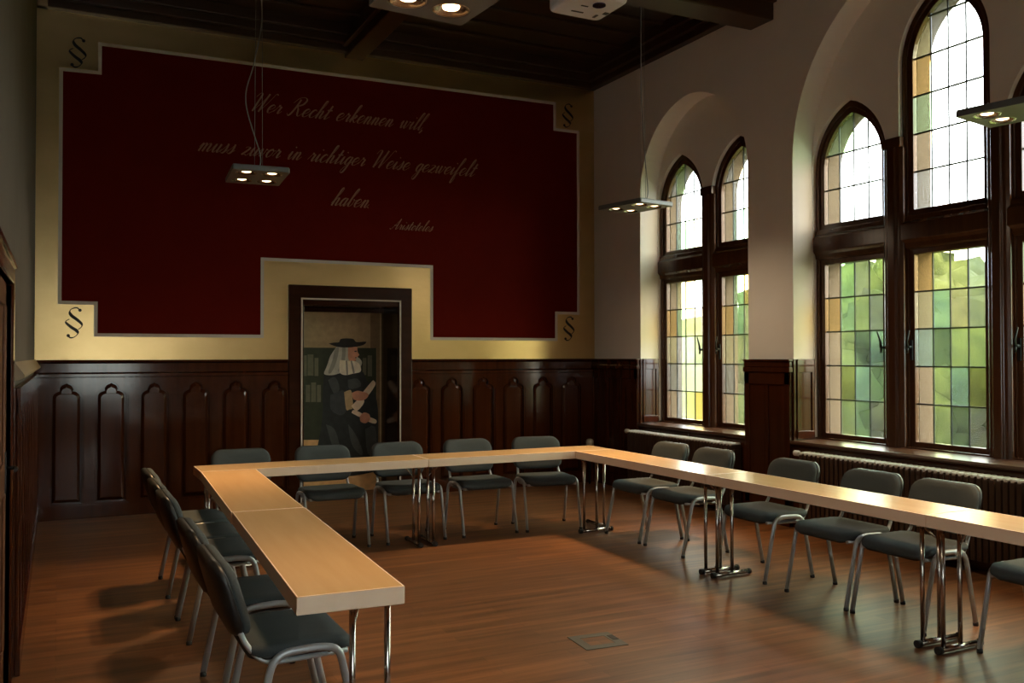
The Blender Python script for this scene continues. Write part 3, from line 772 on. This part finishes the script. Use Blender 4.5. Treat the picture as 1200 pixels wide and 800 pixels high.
make_table(1.885, 4.44, 2.520, 0, 'beech table on the window side, nearest one cut by the right edge')
make_table(1.836, 1.885, 7.422, PI/2, 'beech table along the end wall, left one in front of the painted doorway')
make_table(1.836, 3.722, 7.422, PI/2, 'beech table along the end wall, right one near the window corner')
r = -math.atan2(.1, 1.96)
make_table(1.945, 1.122, 6.232, PI+r, 'beech table of the left row touching the end wall table')
make_table(1.965, 1.027, 4.272, PI+r, 'beech table of the left row whose pale end faces the camera')

# ------------------------------------------------------------------ chairs
def rrect(hw, hh, r, n=6):
    P = []
    for cx, cy, a0 in ((hw-r, hh-r, 0), (-hw+r, hh-r, PI/2), (-hw+r, -hh+r, PI), (hw-r, -hh+r, 1.5*PI)):
        for k in range(n+1):
            a = a0+PI/2*k/n; P.append((cx+r*math.cos(a), cy+r*math.sin(a)))
    return P
def make_chair(label):
    ch = thing('stacking_chair', label, 'chair', (0, 0, 0), 0, 'grey stacking chairs around the tables')
    # seat cushion
    def seatpt(u, v, z):
        y = v-.015; drop = max(0, y-.10)**2*2.2+max(0, -y-.12)**2*-.4
        return (u, y, z-drop+.006*(abs(u)/.23)**2)
    R = []
    for sc, z in ((.80, .428), (.955, .430), (1, .442), (1, .460), (.975, .473), (.90, .480), (.6, .478), (.25, .475)):
        R.append([seatpt(u*sc, v*sc, z) for u, v in rrect(.249, .215, .075)])
    MB().rings(R).build('seat', M['fabric'], ch)
    R = []
    for sc, z in ((.86, .418), (.93, .420), (.95, .432)):
        R.append([seatpt(u*sc, v*sc, z) for u, v in rrect(.249, .215, .075)])
    MB().rings(R).build('seat_shell', M['plastic'], ch)
    # back rest
    tilt = .30
    def bp(u, v, d):
        z = .668+v
        y = -.302-tilt*v + .45*u*u - d
        return (u, y, z)
    hw, hh, rr = .243, .150, .085
    R = []
    for sc, d in ((.3, -.040), (.7, -.043), (.92, -.040), (.985, -.028), (1, -.014), (1, .0)):
        R.append([bp(u*sc, v*sc, d) for u, v in rrect(hw, hh, rr)])
    MB().rings(R).build('backrest', M['fabric'], ch)
    R = []
    for sc, d in ((1.0, .0005), (1.012, .004), (1.01, .020), (.96, .034), (.6, .040), (.25, .041)):
        R.append([bp(u*sc, v*sc, d) for u, v in rrect(hw, hh, rr)])
    MB().rings(R).build('back_shell', M['plastic'], ch)
    for s in (-1, 1):
        x = s*.262
        pts = fillet([(x, -.225, .018), (x, -.135, .452), (x, .045, .458), (x, .125, .442), (x, .222, .018)], .075, 6)
        lg = MB().tube(pts, .0128, 10, flat=1.25).build('side_frame', M['silver'], ch)
        for yy in (-.225, .222): MB().lathe([(.016, .0), (.0165, .012), (.014, .024)], (x, yy, 0), 10).build('foot_cap', M['rubber'], lg)
        xb = s*.205
        pts = fillet([(xb+s*.018, .17, .418), (xb+s*.018, -.165, .408), (xb, -.240, .50), (xb, -.262, .585)], .08, 6)
        MB().tube(pts, .0115, 10).build('back_support', M['silver'], ch)
        for yy in (-.10, .10): MB().tube([(s*.215, yy, .413), (s*.262, yy*.85, .455)], .009, 8).build('spacer', M['silver'], ch)
    for yy in (-.11, .11): MB().tube([(-.222, yy, .410), (.222, yy, .410)], .010, 8).build('cross_bar', M['silver'], ch)
    return ch
proto = make_chair('x'); used = [False]
def chair(x, y, rz, label):
    if not used[0]: c = proto; used[0] = True
    else: c = copy_tree(proto)
    c.location = (x, y, 0); c.rotation_euler = (0, 0, rz); c['label'] = label
LR = -PI/2
for y, dx, a, lab in ((3.86, .0, 0, 'grey chair at the front end of the left row, closest to the camera'),
                   (4.57, -.0, .0, 'grey chair second from the front in the left row'),
                   (5.65, -.0, 0, 'grey chair in the middle of the left row, after the wider gap'),
                   (6.22, .0, .0, 'grey chair fourth from the front in the left row'),
                   (6.81, .01, .0, 'grey chair at the far end of the left row, beside the dark wainscot')):
    chair(.89+dx, y, LR+a, lab)
for y, x, a, lab in ((6.80, 4.69, 0, 'grey chair on the window side nearest the table corner'),
                  (6.19, 4.69, 0, 'grey chair on the window side under the narrow window, second from the corner'),
                  (5.25, 4.69, 0, 'grey chair on the window side below the pier between the windows'),
                  (4.50, 4.68, 0, 'grey chair before the left half of the large window radiator'),
                  (3.925, 4.68, 0, 'grey chair on the window side half behind the nearer double table legs'),
                  (3.06, 4.70, 0, 'grey chair cut off by the right edge of the photo')):
    chair(x, y, PI/2+a, lab)
for x, y, a, lab in ((1.40, 7.69, 0, 'grey chair behind the left corner of the end table, only its back showing'),
                  (2.10, 7.68, 0, 'grey chair in front of the painted robed figure, left of the doorway centre'),
                  (2.79, 7.68, 0, 'grey chair in front of the right jamb of the painted doorway, behind paired table legs'),
                  (3.49, 7.67, 0, 'grey chair along the end wall, second from the window corner'),
                  (4.14, 7.60, -.16, 'grey chair along the end wall nearest the window corner, turned slightly')):
    chair(x, y, PI+a, lab)

# ------------------------------------------------------------------ pendants
def make_pendant(x, y, rz, z, label, cords, aims, power=54):
    p = thing('pendant_lamp', label, 'pendant lamp', (x, y, z), rz, 'four square halogen pendants')
    hx, hy = .21, .29; mb = MB()
    mb.prism([rrect(hx, hy, .012, 2)] + [[(cx+.078*math.cos(a), cy+.078*math.sin(a)) for a in [2*PI*k/20 for k in range(20)]] for cx in (-.095, .095) for cy in (-.16, .16)], 0, .035, XY)
    mb.box(-hx+.005, hx-.005, -hy+.005, hy-.005, .035, .042)
    mb.build('housing', M['lampmetal'], p, bevel=.003)
    for cx in (-.095, .095):
        for cy in (-.16, .16):
            mb = MB(); mb.lathe([(.076, .002), (.072, .0), (.062, .014), (.04, .028), (.02, .034)], (cx, cy, 0), 20, cap=False)
            rf = mb.build('reflector', M['reflector'], p)
            MB().lathe([(.012, .004), (.034, .010), (.036, .018), (.015, .030)], (cx, cy, 0), 14).build('bulb', M['bulb'], rf)
    top = 5.30-z
    for s in (-1, 1):
        MB().tube([(.03*s, -.11, .04), (.03*s*.6, -.10, top)], .0018, 6).build('suspension_wire', M['cable'], p)
    MB().tube(smoothpath(cords+[(.0, -.1, top)], 8), .0045, 8).build('power_cord', M['cable'], p)
    mb = MB(); mb.lathe([(.05, 0), (.05, .03)], (0, -.1, top-.012), 16); mb.box(-.06, .06, -.14, -.06, .042, .06); mb.build('mounting', M['lampmetal'], p)
    for cx in (-.095, .095):
        for cy in (-.16, .16):
            l = bpy.data.lights.new('halogen', 'SPOT'); l.energy = power; l.color = (1, .55, .22)
            l.spot_size = math.radians(56); l.spot_blend = .9; l.shadow_soft_size = .02
            lo = bpy.data.objects.new('halogen_light', l); COL.objects.link(lo); lo.parent = p; lo.location = (cx, cy, -.006)
            ax, ay = aims[(cx > 0)*2+(cy > 0)]
            lo.rotation_euler = Vector((ax, ay, -2.26)).to_track_quat('-Z', 'Y').to_euler()
    # the open halogen heads also spill light sideways
    l = bpy.data.lights.new('halogen_spill', 'SPOT'); l.energy = SPILL; l.color = (1, .79, .54); l.shadow_soft_size = .10; l.spot_size = math.radians(176); l.spot_blend = .8
    lo = bpy.data.objects.new('halogen_spill_light', l); COL.objects.link(lo); lo.parent = p; lo.location = (0, 0, -.012)
    return p
SPILL = 64
PZ = 3.0
make_pendant(1.38, 7.24, -.07, PZ, 'flat halogen pendant hanging in front of the red lettering', [(.0, -.12, .05), (.01, -.12, .16), (-.10, -.14, .55), (-.04, -.14, .85), (.02, -.12, 1.2), (.0, -.1, 1.6)],
             [(-.4, -.7), (-.3, -.3), (-.2, -.8), (-.9, -.6)])
make_pendant(4.865, 7.17, .17, PZ, 'flat halogen pendant hanging beside the narrow arched window', [(.0, -.12, .05), (.05, -.12, .14), (.0, -.13, .5), (-.03, -.12, 1.0), (-.01, -.1, 1.6)], [(-1.3, -.5), (-1.2, .0), (-.1, -.7), (-.2, -.2)], 112)
make_pendant(4.95, 3.36, .19, PZ, 'flat halogen pendant in front of the large window at the right edge', [(.0, -.12, .05), (-.09, -.12, .12), (-.06, -.13, .5), (-.02, -.12, 1.0), (-.01, -.1, 1.6)], [(-1.4, -.4), (-1.3, .6), (-.2, .7), (.0, -.3)], 80)
make_pendant(1.33, 3.22, .08, PZ, 'flat halogen pendant cut by the top edge of the photo', [(.0, -.12, .05), (.05, -.12, .14), (.0, -.13, .5), (-.03, -.12, 1.0), (-.01, -.1, 1.6)], [(-.2, .5), (-.3, .9), (.0, .3), (-.1, .9)], 25)

# ------------------------------------------------------------------ projector
pr = thing('projector', 'white ceiling projector at the top edge of the photo', 'projector', (2.435, 4.01, 3.40))
R = []
for sc, z in ((.90, 0), (.97, .006), (1, .02), (1, .085), (.96, .10)):
    R.append([(u*sc, v*sc, z) for u, v in rrect(.155, .15, .03, 4)])
MB().rings(R, smooth=False).build('body', M['white'], pr, bevel=.004)
mb = MB(); mb.box(-.06, .01, .062, .072, -.003, .004); mb.box(.085, .10, .06, .10, -.003, .004); mb.box(.11, .135, .01, .04, -.003, .004); mb.box(-.05, -.01, -.02, -.012, -.003, .004)
mb.build('vent', M['vent'], pr)
MB().lathe([(.034, -.006), (.034, .004)], (.03, -.06, 0), 20).build('foot', M['lens'], pr)
MB().lathe([(.04, -.02), (.036, .0), (.03, .012)], (.06, -.15, .05), 20, 'y').build('lens', M['lens'], pr)
mb = MB(); mb.tube([(0, 0, .09), (0, 0, 1.92)], .02, 12); mb.lathe([(.07, 1.89), (.07, 1.92)], (0, 0, 0), 20); mb.box(-.08, .08, -.06, .06, .098, .112)
mb.build('ceiling_mount', M['whitemetal'], pr)

# ------------------------------------------------------------------ radiators, floor box
def radiator(y0, y1, label):
    ra = thing('radiator', label, 'radiator', (0, 0, 0), group='ribbed radiators below the windows')
    n = int((y1-y0)/.052); mb = MB()
    for i in range(n):
        y = y0+(i+.5)*(y1-y0)/n
        mb.prism([[(6.045, .10), (6.175, .10), (6.175, .70), (6.165, .715), (6.055, .715), (6.045, .70)]], y-.019, y+.019, lambda u, v, d: (u, d, v))
    mb.box(6.08, 6.14, y0, y1, .13, .17); mb.box(6.08, 6.14, y0, y1, .63, .67)
    mb.build('ribs', mat('radiator_brown', (.045, .022, .012), .4), ra, bevel=.004)
    mb = MB()
    for i in range(n):
        y = y0+(i+.5)*(y1-y0)/n
        mb.lathe([(.006, -.068), (.016, -.06), (.019, 0), (.016, .06), (.006, .068)], (6.11, y, .717), 8, 'x')
    mb.build('top_cap', M['whitemetal'], ra)
    for y in (y0+.15, (y0+y1)/2, y1-.15): MB().box(6.09, 6.13, y-.012, y+.012, 0, .12).build('leg', M['iron'], ra)
    mb = MB(); mb.tube([(6.11, y1-.02, .71), (6.11, y1+.05, .71)], .012, 10); mb.lathe([(.018, 0), (.026, .012), (.026, .06), (.016, .07)], (6.11, y1+.05, .71), 14, 'y')
    mb.build('valve', M['whitemetal'], ra)
radiator(7.22, 9.10, 'ribbed radiator with pale top below the narrow arched window')
radiator(3.72, 6.30, 'long ribbed radiator with pale top below the large window')
kn = thing('pipe_valve', 'small pale rounded knob in the dark corner behind the table corner', 'valve', (6.02, 9.9, 0))
mb = MB(); mb.tube([(0, 0, 0), (0, 0, .46)], .014, 10); mb.build('pipe', M['iron'], kn)
MB().lathe([(.03, .46), (.048, .475), (.05, .53), (.04, .555), (.015, .565)], (0, 0, 0), 18).build('knob', mat('pale_knob', (.42, .40, .33), .5), kn)

fb = thing('floor_box', 'square metal floor outlet box set in the laminate in front of the U', 'floor outlet', (2.735, 4.42, 0), -.08)
mb = MB(); mb.prism([rect(-.13, .13, -.125, .125), rect(-.075, .075, -.07, .07)], 0, .004, XY); mb.build('frame', M['boxmetal'], fb, bevel=.001)
MB().prism([rect(-.074, .074, -.069, .069)], 0, .003, XY).build('lid', M['floor'], fb)
MB().prism([rect(.09, .125, -.02, .06)], .003, .006, XY).build('flap', M['rubber'], fb)

# ------------------------------------------------------------------ outside
def leaf_mat(name, a, b, sc):
    return mat(name, a, .9, var=b, scale=(sc, sc, sc), mixf=.35, spec=.1, detail=6)
grass = leaf_mat('meadow', (.07, .088, .025), (.105, .115, .04), .25)
fol = leaf_mat('foliage', (.024, .036, .011), (.062, .074, .026), 2.2)
fold_ = leaf_mat('foliage_dark', (.014, .023, .010), (.042, .053, .022), 2.2)
from mathutils import noise
def hz(x, y):
    # ground: level by the house, then a hillside
    d = x-9
    return -2.6+max(0, d-6)*.10+1.2*noise.noise(Vector((x*.04, y*.04, 0)))
mb = MB(); NX, NY = 40, 60; V = {}
for i in range(NX+1):
    for j in range(NY+1):
        x = 7.2+(i/NX)**1.5*170; y = -40+j/NY*260
        V[i, j] = mb.bm.verts.new((x, y, hz(x, y) if i else -2.6))
for i in range(NX):
    for j in range(NY):
        f = mb.bm.faces.new([V[i, j], V[i+1, j], V[i+1, j+1], V[i, j+1]]); f.smooth = True
tag(mb.build('hillside', grass), 'green grassy hillside outside the leaded windows', 'hillside', kind='structure')
def wood(name, m, label, spots):   # one mesh, two leaf colours
    mb = MB()
    for (x, y, h, wd, seed) in spots:
        rnd = random.Random(seed); z = hz(x, y)
        mb.mi = seed % 2; mb.tube([(x, y, z-.3), (x, y, z+h*.5)], [.2, .12], 8)
        for k in range(9):
            a = rnd.uniform(0, 2*PI); r = rnd.uniform(0, wd*.55); c = Vector((r*math.cos(a), r*math.sin(a), h*rnd.uniform(.3, .85)))
            R = wd*rnd.uniform(.35, .55); rg = []
            for i in range(1, 14):
                ph = PI*i/14; row = []
                for j in range(20):
                    th = 2*PI*j/20; d = Vector((math.sin(ph)*math.cos(th), math.sin(ph)*math.sin(th), math.cos(ph)))
                    row.append(Vector((x, y, z))+c+d*R*(1+.40*noise.noise(d*2.3+c*.7+Vector((seed, 0, 0)))+.22*noise.noise(d*6.1+c*1.3+Vector((0, seed, 0)))))
                rg.append(row)
            mb.rings(rg, smooth=True)
    tag(mb.build(name, m), label, 'trees', kind='stuff')
rt = random.Random(8); SP = []
for k in range(50):
    dist = rt.uniform(26, 75); ang = rt.uniform(42, 72)
    if k > 40: ang = rt.uniform(32, 33); dist = rt.uniform(60, 90)
    a = math.radians(ang)
    SP.append((dist*math.sin(a), dist*math.cos(a), rt.uniform(4.2, 6.8), rt.uniform(2.6, 4.2), k))
wood('woodland', [fol, fold_], 'green woodland on the hillside beyond the windows', SP)

# ------------------------------------------------------------------ light, camera
w = bpy.data.worlds.new('overcast_sky'); SC.world = w; w.use_nodes = True
bg = w.node_tree.nodes['Background']; bg.inputs[0].default_value = (.93, .97, 1.0, 1); bg.inputs[1].default_value = 10.8
cam = bpy.data.cameras.new('camera'); co = bpy.data.objects.new('camera', cam); COL.objects.link(co)
cam.sensor_width = 36; cam.lens = 1069.72/1200*36; cam.clip_start = .05; cam.clip_end = 500
yaw, pit, rol = .4616, .0162, -.0013
F = Vector((math.sin(yaw)*math.cos(pit), math.cos(yaw)*math.cos(pit), math.sin(pit)))
Rr = Vector((math.cos(yaw), -math.sin(yaw), 0)); Uu = Rr.cross(F)
R2 = Rr*math.cos(rol)+Uu*math.sin(rol); U2 = Uu*math.cos(rol)-Rr*math.sin(rol)
mt = Matrix((R2, U2, -F)).transposed().to_4x4(); mt.translation = (0, 0, 1.6065)
co.matrix_world = mt
SC.camera = co
SC.view_settings.view_transform = 'Standard'; SC.view_settings.look = 'None'
SC.view_settings.gamma = 1; SC.view_settings.use_curve_mapping = False
SC.view_settings.exposure = .32
SC.cycles.use_denoising = True
SC.cycles.max_bounces = 10; SC.cycles.diffuse_bounces = 5; SC.cycles.transparent_max_bounces = 12
SC.cycles.sample_clamp_indirect = 8
SC.cycles.caustics_reflective = False; SC.cycles.caustics_refractive = False
